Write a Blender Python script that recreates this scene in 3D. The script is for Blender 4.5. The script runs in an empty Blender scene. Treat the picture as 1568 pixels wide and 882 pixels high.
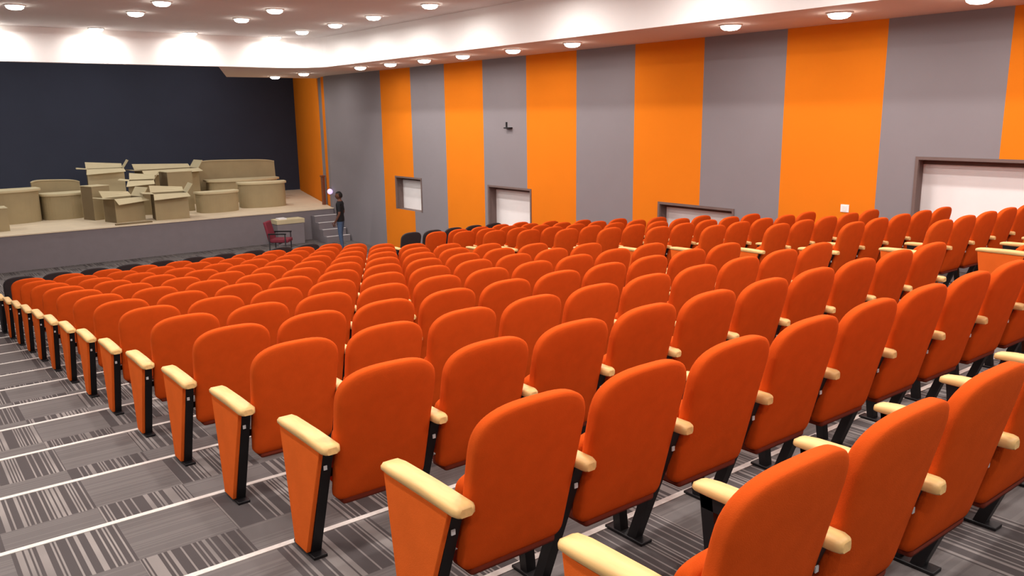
import bpy, bmesh, math, random
from mathutils import Vector, Matrix
random.seed(7)
scn=bpy.context.scene
try:
    scn.view_settings.view_transform='Standard'
    scn.view_settings.exposure=0.0
except Exception: pass
COL=bpy.context.collection
# ------------------------------------------------------------------ dims
P=1.0225; RISE=0.1186; SW=0.56; NR=15; NSTEP=18
XW=10.6; ZC=3.09; ZU=3.85; YB=-4.0; XL=-5.0
ZF=-NSTEP*RISE+0.0; ZS=-1.155; YS=24.0; YH=20.4; YBK=31.5
Y0=20.5; W=1.687
LE=.47
# ------------------------------------------------------------------ materials
def s2l(c):
    return tuple(((v/255)/12.92 if v/255<=.04045 else (((v/255)+.055)/1.055)**2.4) for v in c)+(1,)
def mat(name,rgb,rough=.8,noise=.0,scale=8,bump=0,bscale=200,emis=None,estr=0,sheen=0,spec=.3,metal=0,wood=False):
    m=bpy.data.materials.new(name);m.use_nodes=True;nt=m.node_tree;b=nt.nodes['Principled BSDF']
    b.inputs['Roughness'].default_value=rough;b.inputs['Metallic'].default_value=metal
    b.inputs['Specular IOR Level'].default_value=spec
    if sheen: b.inputs['Sheen Weight'].default_value=sheen
    L=s2l(rgb)
    tc=nt.nodes.new('ShaderNodeTexCoord')
    if noise or wood:
        n=nt.nodes.new('ShaderNodeTexNoise');n.inputs['Scale'].default_value=scale;n.inputs['Detail'].default_value=4
        if wood:
            mp=nt.nodes.new('ShaderNodeMapping');mp.inputs['Scale'].default_value=(9,1,9)
            nt.links.new(tc.outputs['Object'],mp.inputs[0]);nt.links.new(mp.outputs[0],n.inputs['Vector'])
        else: nt.links.new(tc.outputs['Object'],n.inputs['Vector'])
        cr=nt.nodes.new('ShaderNodeValToRGB')
        k=noise or .15
        cr.color_ramp.elements[0].color=tuple(v*(1-k) for v in L[:3])+(1,);cr.color_ramp.elements[1].color=tuple(min(1,v*(1+k)) for v in L[:3])+(1,)
        cr.color_ramp.elements[0].position=.3;cr.color_ramp.elements[1].position=.7
        nt.links.new(n.outputs['Fac'],cr.inputs[0]);nt.links.new(cr.outputs[0],b.inputs['Base Color'])
    else: b.inputs['Base Color'].default_value=L
    if bump:
        n2=nt.nodes.new('ShaderNodeTexNoise');n2.inputs['Scale'].default_value=bscale
        bp=nt.nodes.new('ShaderNodeBump');bp.inputs['Strength'].default_value=bump;bp.inputs['Distance'].default_value=.002
        nt.links.new(tc.outputs['Object'],n2.inputs['Vector']);nt.links.new(n2.outputs['Fac'],bp.inputs['Height']);nt.links.new(bp.outputs[0],b.inputs['Normal'])
    if emis: b.inputs['Emission Color'].default_value=s2l(emis);b.inputs['Emission Strength'].default_value=estr
    return m
M_or=mat('orange_upholstery',(202,79,25),.95,.05,14,.4,350,spec=.04)
M_orp=mat('orange_panel_fabric',(226,102,38),.95,.04,10,.4,350,spec=.05)
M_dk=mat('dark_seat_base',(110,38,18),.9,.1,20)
M_blk=mat('black_painted_steel',(22,20,22),.45,.1,10)
M_blkf=mat('charcoal_upholstery',(48,42,44),.9,.1,14,.4,350)
M_wood=mat('beech_armrest',(226,184,120),.45,.12,5,wood=True,spec=.35)
M_tag=mat('row_tag_white',(200,200,200),.6,.02)
M_wo=mat('wall_orange_fabric',(224,124,30),.95,.015,1.5,.1,120,spec=.05)
M_wg=mat('wall_grey_fabric',(136,130,134),.95,.015,1.5,.1,120,spec=.05)
M_white=mat('white_plaster',(240,237,236),.85,.01,3)
M_ceil=mat('ceiling_paint',(218,213,211),.9,.01,2)
M_sof=mat('soffit_paint',(222,204,194),.85,.01,2)
M_navy=mat('navy_backdrop',(58,63,80),.9,.04,1)
M_stage=mat('stage_cream_vinyl',(232,214,186),.5,.05,3)
M_stf=mat('stage_face_grey',(134,126,130),.8,.03,4)
M_frame=mat('window_frame_taupe',(112,94,90),.6,.05,5)
M_panel=mat('window_panel_white',(240,236,236),.6,.02,3)
M_nose=mat('aluminium_nosing',(205,198,192),.45,.08,40)
M_lamp=mat('downlight_glass',(255,250,240),.4,.0,emis=(255,248,236),estr=20)
M_ring=mat('downlight_ring',(230,228,225),.4,.02)
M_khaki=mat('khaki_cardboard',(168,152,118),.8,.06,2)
M_khakil=mat('pale_lit_cardboard',(208,194,158),.8,.05,2)  # pale board; on lids, flaps and counter tops its tone paints in light
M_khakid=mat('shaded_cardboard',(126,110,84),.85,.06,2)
M_brown=mat('brown_wood',(120,74,52),.6,.1,4,wood=True)
M_mar=mat('maroon_upholstery',(112,38,52),.8,.08,8)
M_met=mat('chair_metal',(90,88,92),.35,.03,metal=.8)
M_lil=mat('lilac_globe',(225,205,255),.4,.0,emis=(222,196,255),estr=.9)

def mathn(nt,op,a,b=None):
    n=nt.nodes.new('ShaderNodeMath');n.operation=op
    for i,v in enumerate((a,b)):
        if v is None: continue
        if isinstance(v,(int,float)): n.inputs[i].default_value=v
        else: nt.links.new(v,n.inputs[i])
    return n.outputs[0]
def carpet():
    m=bpy.data.materials.new('striped_carpet_tile');m.use_nodes=True;nt=m.node_tree;b=nt.nodes['Principled BSDF']
    b.inputs['Roughness'].default_value=.95;b.inputs['Specular IOR Level'].default_value=.1
    g=nt.nodes.new('ShaderNodeNewGeometry');sp=nt.nodes.new('ShaderNodeSeparateXYZ');nt.links.new(g.outputs['Position'],sp.inputs[0])
    x,y=sp.outputs[0],sp.outputs[1]
    tx=mathn(nt,'FLOOR',mathn(nt,'MULTIPLY',mathn(nt,'ADD',x,50.13),1/.5))
    ty=mathn(nt,'FLOOR',mathn(nt,'MULTIPLY',mathn(nt,'ADD',y,50*P-.40),2/P))
    par=mathn(nt,'MODULO',mathn(nt,'ADD',tx,ty),2.0)
    par=mathn(nt,'GREATER_THAN',par,.5)
    def stripes(c,other,freq,thr):
        wn=nt.nodes.new('ShaderNodeTexWhiteNoise');wn.noise_dimensions='2D'
        cb=nt.nodes.new('ShaderNodeCombineXYZ')
        nt.links.new(mathn(nt,'FLOOR',mathn(nt,'MULTIPLY',c,freq)),cb.inputs[0]);nt.links.new(other,cb.inputs[1])
        nt.links.new(cb.outputs[0],wn.inputs[0])
        return mathn(nt,'GREATER_THAN',wn.outputs['Value'],thr)
    s1=stripes(x,ty,110,.68)
    s2=mathn(nt,'MULTIPLY',stripes(y,tx,90,.6),.04)
    n=nt.nodes.new('ShaderNodeTexNoise');n.inputs['Scale'].default_value=2
    nt.links.new(g.outputs['Position'],n.inputs['Vector'])
    amp=mathn(nt,'MULTIPLY',n.outputs['Fac'],.48)
    f1=mathn(nt,'MULTIPLY',mathn(nt,'MULTIPLY',s1,amp),par)
    f2=mathn(nt,'MULTIPLY',s2,mathn(nt,'SUBTRACT',1.0,par))
    fac=mathn(nt,'ADD',f1,f2)
    mx0=nt.nodes.new('ShaderNodeMixRGB');mx0.inputs[1].default_value=s2l((103,97,96));mx0.inputs[2].default_value=s2l((79,73,73));nt.links.new(par,mx0.inputs[0])
    mx=nt.nodes.new('ShaderNodeMixRGB');nt.links.new(mx0.outputs[0],mx.inputs[1]);mx.inputs[2].default_value=s2l((212,202,196));nt.links.new(fac,mx.inputs[0])
    nt.links.new(mx.outputs[0],b.inputs['Base Color'])
    n2=nt.nodes.new('ShaderNodeTexNoise');n2.inputs['Scale'].default_value=400
    bp=nt.nodes.new('ShaderNodeBump');bp.inputs['Strength'].default_value=.4;bp.inputs['Distance'].default_value=.003
    nt.links.new(g.outputs['Position'],n2.inputs['Vector']);nt.links.new(n2.outputs['Fac'],bp.inputs['Height']);nt.links.new(bp.outputs[0],b.inputs['Normal'])
    return m
M_carpet=carpet()
# ------------------------------------------------------------------ mesh helper
class MB:
    def __init__(s): s.bm=bmesh.new();s.mats=[]
    def mi(s,m):
        if m not in s.mats: s.mats.append(m)
        return s.mats.index(m)
    def quad(s,pts,m,smooth=False):
        f=s.bm.faces.new([s.bm.verts.new(p) for p in pts]);f.material_index=s.mi(m);f.smooth=smooth;return f
    def hexa(s,b,t,m,bev=0):
        vb=[s.bm.verts.new(p) for p in b];vt=[s.bm.verts.new(p) for p in t]
        fs=[s.bm.faces.new(vb[::-1]),s.bm.faces.new(vt)]
        for i in range(4): fs.append(s.bm.faces.new([vb[i],vb[(i+1)%4],vt[(i+1)%4],vt[i]]))
        for f in fs: f.material_index=s.mi(m)
        if bev:
            es=list({e for f in fs for e in f.edges})
            r=bmesh.ops.bevel(s.bm,geom=es,offset=bev,segments=2,affect='EDGES',profile=.6)
            for f in r['faces']: f.material_index=s.mi(m);f.smooth=True
    def box(s,x0,x1,y0,y1,z0,z1,m,bev=0):
        s.hexa([(x0,y0,z0),(x1,y0,z0),(x1,y1,z0),(x0,y1,z0)],[(x0,y0,z1),(x1,y0,z1),(x1,y1,z1),(x0,y1,z1)],m,bev)
    def loops(s,loops,m,cap=True,smooth=True,close=True,capsmooth=False):
        L=[[s.bm.verts.new(p) for p in l] for l in loops]
        n=len(L[0])
        for a,b in zip(L[:-1],L[1:]):
            for i in range(n if close else n-1):
                f=s.bm.faces.new([a[i],a[(i+1)%n],b[(i+1)%n],b[i]]);f.material_index=s.mi(m);f.smooth=smooth
        if cap:
            for l in (L[0][::-1],L[-1]):
                f=s.bm.faces.new(l);f.material_index=s.mi(m);f.smooth=capsmooth
    def cyl(s,c,r,z0,z1,m,n=24,r2=None,axis='z'):
        r2=r if r2 is None else r2
        def pt(a,rr,z):
            ca,sa=math.cos(a)*rr,math.sin(a)*rr
            if axis=='z': return (c[0]+ca,c[1]+sa,z)
            if axis=='x': return (z,c[0]+ca,c[1]+sa)
            return (c[0]+ca,z,c[1]+sa)
        s.loops([[pt(2*math.pi*i/n,r,z0) for i in range(n)],[pt(2*math.pi*i/n,r2,z1) for i in range(n)]],m)
    def mesh(s,name):
        bmesh.ops.recalc_face_normals(s.bm,faces=s.bm.faces)
        me=bpy.data.meshes.new(name);s.bm.to_mesh(me);s.bm.free()
        for m in s.mats: me.materials.append(m)
        return me
    def obj(s,name,loc=(0,0,0),rz=0):
        o=bpy.data.objects.new(name,s.mesh(name));COL.objects.link(o);o.location=loc;o.rotation_euler=(0,0,rz);return o
# ------------------------------------------------------------------ floor
b=MB()
xa,xb=XL,XW
yprev=YB
NOSE=.40
for n in range(0,NSTEP+1):
    y1=n*P+NOSE if n<NSTEP else YS
    z=-n*RISE
    b.quad([(xa,yprev,z),(xb,yprev,z),(xb,y1,z),(xa,y1,z)],M_carpet)
    if n<NSTEP:
        b.quad([(xa,y1,z),(xb,y1,z),(xb,y1,z-RISE),(xa,y1,z-RISE)],M_carpet)
    yprev=y1
b.obj('floor')
b=MB()
for n in range(NSTEP):
    y1=n*P+NOSE;z=-n*RISE
    b.box(xa,xb,y1-.03,y1+.006,z,z+.004,M_nose)
b.obj('trim_1')
# ------------------------------------------------------------------ right wall with openings
wins=[(18.4,19.85,-.85,.1),(13.6,15.3,-.95,.1),(7.9,9.7,-.7,.1),(0.9,4.75,.12,1.12)]
ys={YB,Y0,24.1};
yy=Y0
while yy>YB: ys.add(yy);yy-=W
zs={-2.3,ZC+.0}
for w in wins: ys.update(w[:2]);zs.update(w[2:])
ys=sorted(ys);zs=sorted(zs)
b=MB()
for a,c in zip(ys[:-1],ys[1:]):
    ym=(a+c)/2
    if ym>Y0: m=M_wg
    else: m=M_wo if int((Y0-ym)//W)%2==0 else M_wg
    for z0,z1 in zip(zs[:-1],zs[1:]):
        zm=(z0+z1)/2
        if any(w[0]<ym<w[1] and w[2]<zm<w[3] for w in wins): continue
        b.quad([(XW,a,z0),(XW,c,z0),(XW,c,z1),(XW,a,z1)],m)
b.obj('wall_right')
for i,w in enumerate(wins):
    b=MB();y0,y1,z0,z1=w;dp=.28
    x0,x1=XW,XW+dp
    b.quad([(x0,y0,z0),(x1,y0,z0),(x1,y0,z1),(x0,y0,z1)],M_frame)
    b.quad([(x0,y1,z0),(x1,y1,z0),(x1,y1,z1),(x0,y1,z1)],M_frame)
    b.quad([(x0,y0,z0),(x1,y0,z0),(x1,y1,z0),(x0,y1,z0)],M_frame)
    b.quad([(x0,y0,z1),(x1,y0,z1),(x1,y1,z1),(x0,y1,z1)],M_frame)
    b.box(x1-.03,x1,y0,y1,z0,z1,M_panel)
    t=.045
    b.box(x0-.015,x0+.03,y0,y1,z1-t,z1,M_frame);b.box(x0-.015,x0+.03,y0,y0+t,z0,z1-t,M_frame);b.box(x0-.015,x0+.03,y1-t,y1,z0,z1-t,M_frame)
    b.box(x1-.05,x1-.03,y0,y1,z1-.12,z1,M_frame)
    b.obj('window_%d'%(i+1))
b=MB();b.quad([(XL,YB,-2.3),(XL,YBK,-2.3),(XL,YBK,4.7),(XL,YB,4.7)],M_wg);b.obj('wall_left')
b=MB();b.quad([(XL,YB,-.1),(XW,YB,-.1),(XW,YB,4.0),(XL,YB,4.0)],M_wg);b.obj('wall_rear')
b=MB();b.quad([(XL,YBK,ZS),(12.7,YBK,ZS),(12.7,YBK,4.7),(XL,YBK,4.7)],M_navy);b.obj('wall_stage_back')
b=MB()
def spl(t): return (10.6+t*2.1,24.1+t*7.4)
segs=[(0,.05,M_wg),(.05,.12,M_wo),(.12,.2,M_wg),(.2,1,M_wo)]
for t0,t1,m in segs:
    (x0,y0),(x1,y1)=spl(t0),spl(t1)
    b.quad([(x0,y0,-2.3),(x1,y1,-2.3),(x1,y1,4.7),(x0,y0,4.7)],m)
b.obj('wall_stage_right')
# ------------------------------------------------------------------ ceiling
path=[(8.5,YB)]
R=1.0
for k in range(0,13):
    a=k/12*math.pi/2
    path.append((7.5+R*math.cos(a),YH-R+R*math.sin(a)))
path.append((XL,YH))
b=MB()
ring=[b.bm.verts.new((x,y,ZU)) for x,y in path]+[b.bm.verts.new((XL,YB,ZU))]
f=b.bm.faces.new(ring);f.material_index=b.mi(M_ceil)
b.quad([(XL,YH+.2,4.7),(12.7,YH+.2,4.7),(12.7,YBK,4.7),(XL,YBK,4.7)],M_navy)
b.obj('ceiling')
b=MB()
for (p,q) in zip(path[:-1],path[1:]):
    b.quad([(p[0],p[1],ZC),(q[0],q[1],ZC),(q[0],q[1],ZU),(p[0],p[1],ZU)],M_white,True)
b.obj('trim_2')
b=MB()
poly=[(8.5,YB)]+path[1:14]+[(6.0,YH),(6.0,YH+.2),(8.0,25.8),(12.0,25.8),(XW,24.1),(XW,YB)]
vs=[b.bm.verts.new((x,y,ZC)) for x,y in poly]
f=b.bm.faces.new(vs);f.material_index=b.mi(M_sof)
b.quad([(XL,YH,ZC),(6.0,YH,ZC),(6.0,YH+.2,ZC),(XL,YH+.2,ZC)],M_white)
b.quad([(XL,YH+.2,ZC),(6.0,YH+.2,ZC),(6.0,YH+.2,4.7),(XL,YH+.2,4.7)],M_navy)
b.quad([(6.0,YH+.2,ZC),(8.0,25.8,ZC),(8.0,25.8,4.7),(6.0,YH+.2,4.7)],M_navy)
b.quad([(8.0,25.8,ZC),(12.0,25.8,ZC),(12.0,25.8,4.7),(8.0,25.8,4.7)],M_navy)
b.obj('ceiling_soffit')
# ------------------------------------------------------------------ stage
b=MB()
xs=XL+.01
b.box(xs,10.58,YS,24.12,ZF,ZS-.03,M_stf)
b.box(xs,10.58,YS-.03,24.12,ZS-.03,ZS,M_stage)
b.quad([(xs,24.12,ZS),(10.58,24.12,ZS),(12.65,YBK-.02,ZS),(xs,YBK-.02,ZS)],M_stage)
b.obj('stage_platform')
# ------------------------------------------------------------------ downlights
bl=MB();n=28
bl.loops([[(math.cos(2*math.pi*i/n)*r,math.sin(2*math.pi*i/n)*r,z) for i in range(n)] for r,z in ((.18,0),(.175,-.015),(.15,-.02))],M_ring,cap=False)
bl.loops([[(math.cos(2*math.pi*i/n)*r,math.sin(2*math.pi*i/n)*r,z) for i in range(n)] for r,z in ((.15,-.015),(.14,-.05),(.10,-.075),(.04,-.085))],M_lamp,cap=True)
me_dl=bl.mesh('downlight')
WARM=(1,.95,.9)
def downlight(x,y,z,e):
    o=bpy.data.objects.new('ceiling_downlight',me_dl);COL.objects.link(o);o.location=(x,y,z)
    l=bpy.data.lights.new('lamp','AREA');l.shape='DISK';l.size=.2;l.energy=e*LE;l.color=WARM
    lo=bpy.data.objects.new('lamp',l);COL.objects.link(lo);lo.parent=o;lo.location=(0,0,-.11)
for y in (24.9,22.7,19.1,17.5,15.9,14.3,12.5,10.7,7.1,5.3,3.5,1.7,-.1,-2): downlight(9.25,y,ZC,45)
for x in (-3.2,-1.05,1.05,3.1,5.2,7.35):
    for y in (18.4,16.6,14.8,12.6,9.7,6.8,3.9,1.0,-1.9):
        if y>18 and x<7: continue
        if y>12.5 and x<1: continue
        if y==12.6 and x<7: continue
        downlight(x,y,ZU,92)
for x in (-3.2,-1.05,1.05,3.1,5.2,7.35):
    downlight(x,20.08,ZU,68)
for x in (-2,1.5,5,8.5):  # added lamps, unseen behind the header, to brighten backdrop and stage
    for y in (23,26,29): downlight(x,y,4.7,80) if not (x>8 and y<25.9) else None
# ------------------------------------------------------------------ seats
def outline(a_top,a_bot,h,zs,nn=12,p=2.6):
    pts=[]
    r=.04
    for k in range(5):
        t=-math.pi/2+k/4*math.pi/2
        pts.append((a_bot-r+r*math.cos(t),r+r*math.sin(t)))
    for k in range(1,4):
        t=k/4;z=r+(zs-r)*t;pts.append((a_bot+(a_top-a_bot)*t,z))
    top=h-zs
    for k in range(0,2*nn+1):
        th=k/(2*nn)*math.pi
        c,s_=math.cos(th),math.sin(th)
        pts.append((a_top*(abs(c)**(2/p))*(1 if c>=0 else -1),zs+top*abs(s_)**(2/p)))
    right=[(x,z) for x,z in pts[:8]]
    for x,z in right[::-1]: pts.append((-x,z))
    return pts
def cushion(mb,cx,a_top,a_bot,h,zs,z0,y_bot,y_top,th,m,curve=.02,p=2.6):
    pts=outline(a_top,a_bot,h,zs,p=p)
    cz=h/2
    am=min(a_top,h/2)
    half=[(0,.12),(.001,.28),(.006,.38),(.018,.45),(.04,.49),(.08,.51),(.13,.52),(am*.8,.525),(am*.96,.525)]
    prof=[(i,-t) for i,t in half[::-1]]+half
    L=[]
    for ins,t in prof:
        lp=[]
        for x,z in pts:
            sx=(a_top-min(ins,a_top*.97))/a_top;sz=(h/2-min(ins,h/2*.97))/(h/2)
            xx=x*sx;zz=cz+(z-cz)*sz
            y=y_bot+(y_top-y_bot)*(zz/h)+t*th+curve*(xx/a_top)**2
            lp.append((cx+xx,y,z0+zz))
        L.append(lp)
    mb.loops(L,m,capsmooth=True)
def frame(mb,x,side=0):
    w=.025
    def bar(yt0,yt1,zt,yb0,yb1,zb,m=M_blk,w0=-w,w1=w):
        mb.hexa([(x+w0,yb0,zb),(x+w1,yb0,zb),(x+w1,yb1,zb),(x+w0,yb1,zb)],[(x+w0,yt0,zt),(x+w1,yt0,zt),(x+w1,yt1,zt),(x+w0,yt1,zt)],m)
    bar(-.01,.045,.60,.20,.25,.015)
    bar(.37,.42,.60,.29,.335,.015)
    bar(-.01,.42,.60,.02,.41,.555)
    mb.box(x-.035,x+.035,.15,.385,0,.016,M_blk,.004)
    if side:
        s=side
        a,c=(x+s*w,x+s*(w+.022))
        if a>c:a,c=c,a
        mb.hexa([(a,.205,.02),(c,.205,.02),(c,.34,.02),(a,.34,.02)],[(a,-.012,.60),(c,-.012,.60),(c,.428,.60),(a,.428,.60)],M_orp,.004)
        x=x+s*.011
    aw=.036 if not side else .045
    L=[]
    for yv,k,zt in ((-.075,.55,-.006),(-.068,.85,0),(-.05,1,.004),(.15,1.0,.006),(.38,1.05,.0),(.435,.95,-.006),(.45,.7,-.012)):
        h0=.602;h1=.638+zt;ww=aw*k
        L.append([(x-ww,yv,h0+.006),(x-ww*.8,yv,h0),(x+ww*.8,yv,h0),(x+ww,yv,h0+.006),(x+ww,yv,h1-.010),(x+ww*.75,yv,h1),(x-ww*.75,yv,h1),(x-ww,yv,h1-.010)])
    mb.loops(L,M_wood)
    mb.box(x-.008,x+.008,.010,.014,.50,.52,M_tag)
def seat_mesh(left,right):
    mb=MB();cx=SW/2
    cushion(mb,cx,.25,.236,.655,.49,.315,.055,-.10,.068,M_or,p=2.8)
    cushion(mb,cx,.20,.20,.34,.26,.34,.155,.07,.08,M_or)
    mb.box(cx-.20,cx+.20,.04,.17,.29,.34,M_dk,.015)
    mb.box(cx-.255,cx+.255,.14,.17,.40,.44,M_blk)
    frame(mb,0,-1 if left else 0)
    if right: frame(mb,SW,1)
    return mb.mesh('auditorium_seat')
S_mid=seat_mesh(0,0);S_l=seat_mesh(1,0);S_r=seat_mesh(0,1)
def recolor(me):
    m2=me.copy()
    for i,m in enumerate(m2.materials):
        if m in (M_or,M_orp,M_dk): m2.materials[i]=M_blkf
    return m2
B_mid,B_l,B_r=map(recolor,(S_mid,S_l,S_r))
def block(x0,n,rows):
    for r_ in rows:
        blk=(r_==NR-1)
        for k in range(n):
            me=(B_l if blk else S_l) if k==0 else ((B_r if blk else S_r) if k==n-1 else (B_mid if blk else S_mid))
            o=bpy.data.objects.new('auditorium_seat',me);COL.objects.link(o)
            o.location=(x0+k*SW,r_*P,-r_*RISE)
block(0,10,range(0,NR))
block(7.45,5,range(-1,NR))
# ------------------------------------------------------------------ stage furniture
def open_box(name,x0,x1,y0,y1,h,rz=0,flaps=True,m1=None):
    m1=m1 or M_khaki
    mb=MB();cx,cy=(x0+x1)/2,(y0+y1)/2;w,d=(x1-x0)/2,(y1-y0)/2;t=.02
    mb.box(-w,w,-d,-d+t,0,h,m1);mb.box(-w,w,d-t,d,0,h,m1)
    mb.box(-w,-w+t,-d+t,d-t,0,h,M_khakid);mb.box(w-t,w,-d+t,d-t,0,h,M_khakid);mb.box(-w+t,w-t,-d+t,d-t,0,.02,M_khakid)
    if flaps:
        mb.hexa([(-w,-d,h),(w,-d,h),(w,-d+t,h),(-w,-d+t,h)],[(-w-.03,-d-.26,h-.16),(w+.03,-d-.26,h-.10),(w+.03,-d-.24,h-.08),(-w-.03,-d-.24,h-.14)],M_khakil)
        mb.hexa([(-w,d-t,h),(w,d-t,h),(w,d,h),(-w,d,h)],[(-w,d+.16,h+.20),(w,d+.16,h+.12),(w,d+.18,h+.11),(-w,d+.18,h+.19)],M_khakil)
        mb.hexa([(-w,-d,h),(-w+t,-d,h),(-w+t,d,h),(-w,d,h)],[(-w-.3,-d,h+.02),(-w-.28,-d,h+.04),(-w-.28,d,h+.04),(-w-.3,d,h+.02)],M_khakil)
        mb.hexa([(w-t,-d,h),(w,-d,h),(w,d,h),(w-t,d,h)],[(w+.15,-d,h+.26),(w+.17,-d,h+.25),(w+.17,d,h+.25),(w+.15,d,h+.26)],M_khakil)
    else:
        mb.box(-w-.01,w+.01,-d-.01,d+.01,h,h+.02,M_khakil)
    return mb.obj(name,(cx,cy,ZS),rz)
def tub_desk(name,cx,cy,w,d,h_top,h_back,rz=0,nb=20,mb_=None,sag=.35,tilt=.10):
    m1=mb_ or M_khaki
    mb=MB()
    def arc(r,z):
        pts=[(w/2*r,d*.3*r),(-w/2*r,d*.3*r)]
        for k in range(nb+1):
            a=math.pi+k/nb*math.pi
            pts.append((w/2*r*math.cos(a),-d*.1+d*.4*r*math.sin(a)))
        return [(x,y,z) for x,y in pts]
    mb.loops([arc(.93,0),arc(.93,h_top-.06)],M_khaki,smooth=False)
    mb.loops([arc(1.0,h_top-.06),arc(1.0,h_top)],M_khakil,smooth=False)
    if h_back>h_top:
        L=[]
        for k in range(nb+1):
            t=k/nb*2-1
            x=t*w/2*1.05;y=d*.5-sag*(t*t);hz=h_back-.06*abs(t)**6-.03*t
            L.append([(x,y-.04,.0),(x,y+.05,.0),(x,y+tilt,hz),(x,y+tilt-.09,hz)])
        mb.loops(L,m1,smooth=False)
        L=[[(p[2][0],p[2][1]+.015,p[2][2]),(p[2][0],p[2][1]+.015,p[2][2]+.03),(p[3][0],p[3][1]-.015,p[3][2]+.03),(p[3][0],p[3][1]-.015,p[3][2])] for p in L]
        mb.loops(L,M_khakil,smooth=False)
    return mb.obj(name,(cx,cy,ZS),rz)
open_box('cardboard_box',.2,1.4,25.0,25.7,.62,flaps=False)
tub_desk('curved_counter',1.6,27.2,1.9,1.3,.98,.98,.1)
tub_desk('curved_counter',3.15,27.4,1.3,1.2,.78,1.12,.1,sag=.15)
open_box('cardboard_box',3.6,4.15,25.95,26.55,1.0,.35,False)
open_box('cardboard_box',4.2,5.3,28.5,29.2,1.38,-.15,True,M_khakil)
open_box('cardboard_box',5.75,7.7,28.5,29.2,1.26,.12,True)
open_box('cardboard_box',3.95,4.85,24.85,25.5,.70,.3)
open_box('cardboard_box',5.15,6.1,24.5,25.2,.78,-.12)
open_box('cardboard_box',6.0,6.8,26.4,27.1,1.28,.1,False)
open_box('cardboard_box',4.95,5.7,26.3,27.0,1.08,-.3,True)
tub_desk('curved_counter',9.25,28.6,2.6,1.3,.80,1.42,-.12,sag=.12,tilt=.2)
tub_desk('curved_counter',7.35,25.7,1.35,.9,.66,.66,.05)
tub_desk('curved_counter',9.0,26.1,1.6,1.0,.84,.84,-.2)
mb=MB();mb.box(-.5,.5,-.06,.06,0,.04,M_khakid);mb.box(-.2,.5,.1,.2,0,.03,M_khakil);mb.obj('cardboard_scrap',(4.4,24.2,ZS),.05)
# ------------------------------------------------------------------ plinth + chair + steps in front of the stage
mb=MB();mb.box(-.44,.44,-.22,.22,0,.66,M_stf,.006);mb.box(-.46,.46,-.24,.24,.66,.80,M_khakil,.01);mb.box(-.36,-.1,-.18,.1,.80,.84,M_panel,.004);mb.obj('front_plinth',(8.8,23.6,ZF))
mb=MB()
mb.box(-.26,.26,-.25,.27,.40,.50,M_mar,.03)
mb.hexa([(-.27,.22,.42),(.27,.22,.42),(.27,.31,.42),(-.27,.31,.42)],[(-.27,.36,1.0),(.27,.36,1.0),(.27,.44,1.0),(-.27,.44,1.0)],M_mar,.03)
for sx in (-.31,.27):
    mb.box(sx,sx+.045,-.22,.30,.64,.68,M_blk,.01)
    for yy in (-.2,.26): mb.box(sx+.005,sx+.035,yy,yy+.03,0,.64,M_met)
    mb.box(sx+.005,sx+.035,-.2,.28,.02,.05,M_met)
mb.box(-.3,.3,-.02,.02,.36,.40,M_met)
mb.obj('maroon_armchair',(7.75,21.6,ZF),.9)
mb=MB()
for k in range(4):
    zt=(k+1)*(ZS-ZF)/5
    mb.box(9.75,10.55,YS-.05-(4-k)*.28,YS-.05-(3-k)*.28,ZF,ZF+zt,M_stf)
    mb.box(9.75,10.55,YS-.05-(4-k)*.28-.01,YS-.05-(4-k)*.28+.06,ZF+zt,ZF+zt+.008,M_panel)
mb.obj('stage_steps')
# ------------------------------------------------------------------ small wall things
mb=MB();mb.box(-.012,0,-.07,.07,-.06,.06,M_panel,.003);mb.box(-.018,-.012,-.03,.03,-.04,.04,M_ring,.002);mb.obj('wall_switch',(XW,5.8,.28))
mb=MB();mb.box(-.02,0,.08,.12,-.03,.12,M_blk);mb.box(-.10,0,-.12,.10,-.03,.0,M_blk,.004);mb.obj('wall_bracket',(XW,14.4,1.5))
mb=MB()
mb.loops([[(math.cos(2*math.pi*i/20)*.09*math.sin(a),math.sin(2*math.pi*i/20)*.09*math.sin(a),.09*math.cos(a)) for i in range(20)] for a in [math.pi*(k+.2)/10.4 for k in range(11)]],M_lil)
mb.cyl((0,0),.02,0,.11,M_ring,12,axis='x');mb.obj('globe_wall_lamp',(XW-.11,24.0,-.62))
mb=MB();x0,y0=spl(.13);mb.box(-.05,.05,-.06,.06,0,.95,M_brown,.01);mb.box(-.07,.07,-.08,.08,.95,1.0,M_brown,.01);mb.obj('wooden_newel_post',(x0-.12,y0,ZS))
# ------------------------------------------------------------------ person
M_skin=mat('skin_dark',(96,62,48),.6,.05,10)
M_hair=mat('hair_black',(18,15,15),.8,.1,30)
M_shirt=mat('black_tshirt',(24,24,28),.9,.1,12)
M_jean=mat('blue_jeans',(66,84,112),.9,.12,18)
M_shoe=mat('black_shoes',(30,28,28),.6,.05,8)
def skin_obj(verts,edges,radii,root=0,sub=2):
    me=bpy.data.meshes.new('sk');me.from_pydata(verts,edges,[]);me.update()
    o=bpy.data.objects.new('sk',me);COL.objects.link(o)
    md=o.modifiers.new('s','SKIN');md.use_smooth_shade=True
    sv=me.skin_vertices[0].data
    for i,r_ in enumerate(radii):
        sv[i].radius=r_ if isinstance(r_,tuple) else (r_,r_);sv[i].use_root=(i==root)
    m2=o.modifiers.new('ss','SUBSURF');m2.levels=sub;m2.render_levels=sub
    dg=bpy.context.evaluated_depsgraph_get();dg.update()
    out=bpy.data.meshes.new_from_object(o.evaluated_get(dg))
    bpy.data.objects.remove(o)
    return out
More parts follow.
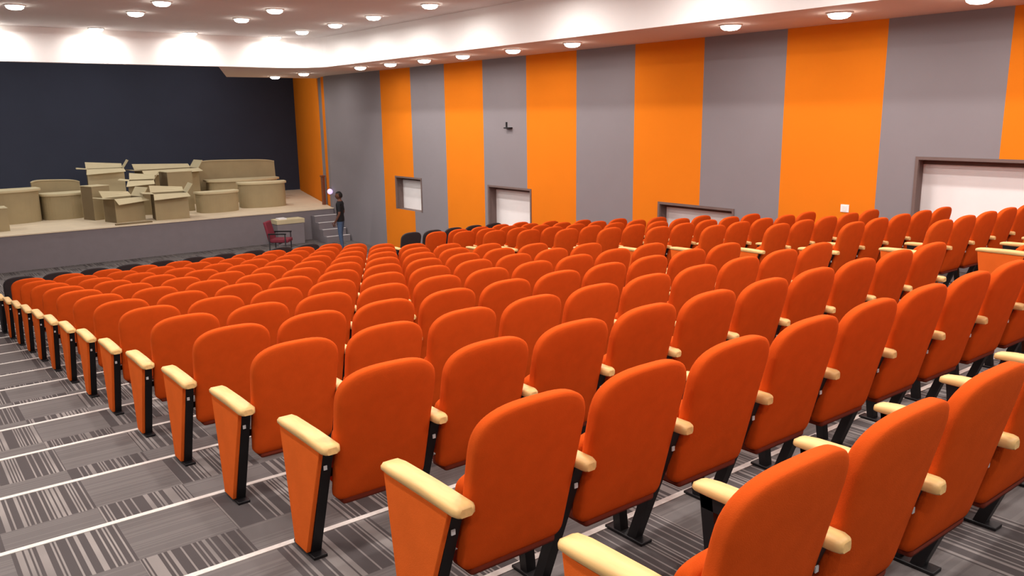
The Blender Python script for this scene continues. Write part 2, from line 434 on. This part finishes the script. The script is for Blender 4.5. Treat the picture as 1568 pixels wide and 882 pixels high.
def person(loc,rz,sc=1):
    V=[];E=[];Rr=[]
    def add(p,r_,par=None):
        V.append(p);Rr.append(r_);i=len(V)-1
        if par is not None:E.append((par,i))
        return i
    pel=add((0,0,.94),(.155,.115))
    wa=add((0,0,1.08),(.135,.10),pel);ch=add((0,-.005,1.27),(.165,.115),wa);sh=add((0,.01,1.40),(.12,.08),ch);nk=add((0,.0,1.48),.052,sh);hd=add((0,-.01,1.54),.05,nk)
    for s_ in (-1,1):
        hp=add((s_*.095,0,.86),.095,pel);kn=add((s_*.11,-.02+.02*s_,.49),.062,hp);an=add((s_*.115,.03*s_+.02,.10),.042,kn);he=add((s_*.12,.03*s_-.04,.05),.042,an);to=add((s_*.135,.03*s_-.15,.035),.034,he)
        sd=add((s_*.17,.01,1.385),.06,sh);el=add((s_*.25,.04,1.11),.040,sd);wr=add((s_*.235,-.10+(.02*s_),.90),.027,el);pm=add((s_*.225,-.135,.83),(.036,.018),wr)
    body=skin_obj(V,E,Rr)
    bm=bmesh.new();bm.from_mesh(body)
    # cut clean garment borders (hem, cuffs, neckline, ankles)
    for zc in (.87,1.17,1.455,.09):
        bmesh.ops.bisect_plane(bm,geom=bm.verts[:]+bm.edges[:]+bm.faces[:],plane_co=(0,0,zc),plane_no=(0,0,1))
    mats=[M_skin,M_hair,M_shirt,M_jean,M_shoe]
    for f in bm.faces:
        c=f.calc_center_median();f.smooth=True
        if abs(c.x)>.175 and c.z<1.17: mi=0
        elif c.z>1.455: mi=0
        elif c.z>.87: mi=2
        elif c.z>.09: mi=3
        else: mi=4
        f.material_index=mi
    def addmesh(me,mi):
        b2=bmesh.new();b2.from_mesh(me)
        for f in b2.faces: f.material_index=mi;f.smooth=True
        t=bpy.data.meshes.new('t');b2.to_mesh(t);b2.free();bm.from_mesh(t)
    for s_ in (-1,1):
        base=Vector((s_*.225,-.135,.83))
        for k,(off,ln) in enumerate(((-.03,.070),(-.01,.080),(.01,.075),(.03,.060))):
            p0=base+Vector((0,off,-.005));p1=p0+Vector((-s_*.004,-.004,-ln*.5-.02));p2=p1+Vector((-s_*.016,.002,-ln*.35));p3=p2+Vector((-s_*.014,.004,-ln*.2))
            addmesh(skin_obj([tuple(p0),tuple(p1),tuple(p2),tuple(p3)],[(0,1),(1,2),(2,3)],[.010,.009,.008,.007],0,1),0)
        p0=base+Vector((0,-.02,.03));addmesh(skin_obj([tuple(p0),tuple(p0+Vector((-s_*.012,-.035,-.03))),tuple(p0+Vector((-s_*.018,-.045,-.06)))],[(0,1),(1,2)],[.012,.010,.008],0,1),0)
    hv=bmesh.ops.create_uvsphere(bm,u_segments=24,v_segments=18,radius=1)['verts']
    hs=set(hv)
    for v in hv:
        x,y,z=v.co
        jaw=1-.22*max(0,-z)
        v.co=Vector((x*.078*jaw,-.012+y*.098*(1-.12*max(0,-z)),1.605+z*.118))
        if y<-.8 and abs(x)<.25 and -.35<z<.1: v.co.y-=.018
        if y<-.6 and -.9<z<-.6: v.co.y-=.012
    for f in bm.faces:
        if all(v in hs for v in f.verts):
            f.smooth=True
            c=f.calc_center_median()
            hair=(c.z>1.655) or (c.y>.0 and c.z>1.56) 
            f.material_index=1 if hair else 0
    for v in hv:
        c=v.co
        if c.z>1.655 or (c.y>.0 and c.z>1.56):
            d=(c-Vector((0,-.012,1.605)));v.co=c+d.normalized()*.010
    for s_ in (-1,1):
        ev=bmesh.ops.create_uvsphere(bm,u_segments=8,v_segments=6,radius=1)['verts']
        for v in ev: v.co=Vector((s_*.080+v.co.x*.010,.0+v.co.y*.018,1.60+v.co.z*.03))
        ey=bmesh.ops.create_uvsphere(bm,u_segments=8,v_segments=6,radius=1)['verts']
        es=set(ey)
        for v in ey: v.co=Vector((s_*.030+v.co.x*.012,-.098+v.co.y*.008,1.612+v.co.z*.007))
        for f in bm.faces:
            if all(v in es for v in f.verts): f.material_index=1
    ml=bmesh.ops.create_uvsphere(bm,u_segments=8,v_segments=6,radius=1)['verts']
    for v in ml: v.co=Vector((v.co.x*.022,-.098+v.co.y*.008,1.545+v.co.z*.006))
    me=bpy.data.meshes.new('standing_person');bm.to_mesh(me);bm.free()
    for m in mats: me.materials.append(m)
    o=bpy.data.objects.new('standing_person',me);COL.objects.link(o);o.location=loc;o.rotation_euler=(0,0,rz);o.scale=(sc,sc,sc)
    return o
person((9.4,21.1,ZF),math.radians(-130),1.03)
# ------------------------------------------------------------------ world + camera
w=bpy.data.worlds.new('world');scn.world=w;w.use_nodes=True
w.node_tree.nodes['Background'].inputs[0].default_value=(.8,.8,.9,1);w.node_tree.nodes['Background'].inputs[1].default_value=.2
yaw,pitch,roll,F=.6590,.2090,-.0138,1254.19
f=Vector((math.sin(yaw)*math.cos(pitch),math.cos(yaw)*math.cos(pitch),-math.sin(pitch)))
r=Vector((math.cos(yaw),-math.sin(yaw),0));u=r.cross(f)
c,s=math.cos(roll),math.sin(roll);r,u=c*r+s*u,-s*r+c*u
cam=bpy.data.cameras.new('camera');co=bpy.data.objects.new('camera',cam);COL.objects.link(co)
m3=Matrix((r,u,-f)).transposed()
co.matrix_world=Matrix.Translation((-1.4271,-1.1439,1.7991))@m3.to_4x4()
cam.sensor_width=36;cam.lens=F/1568*36;cam.clip_start=.05;cam.clip_end=200
scn.camera=co
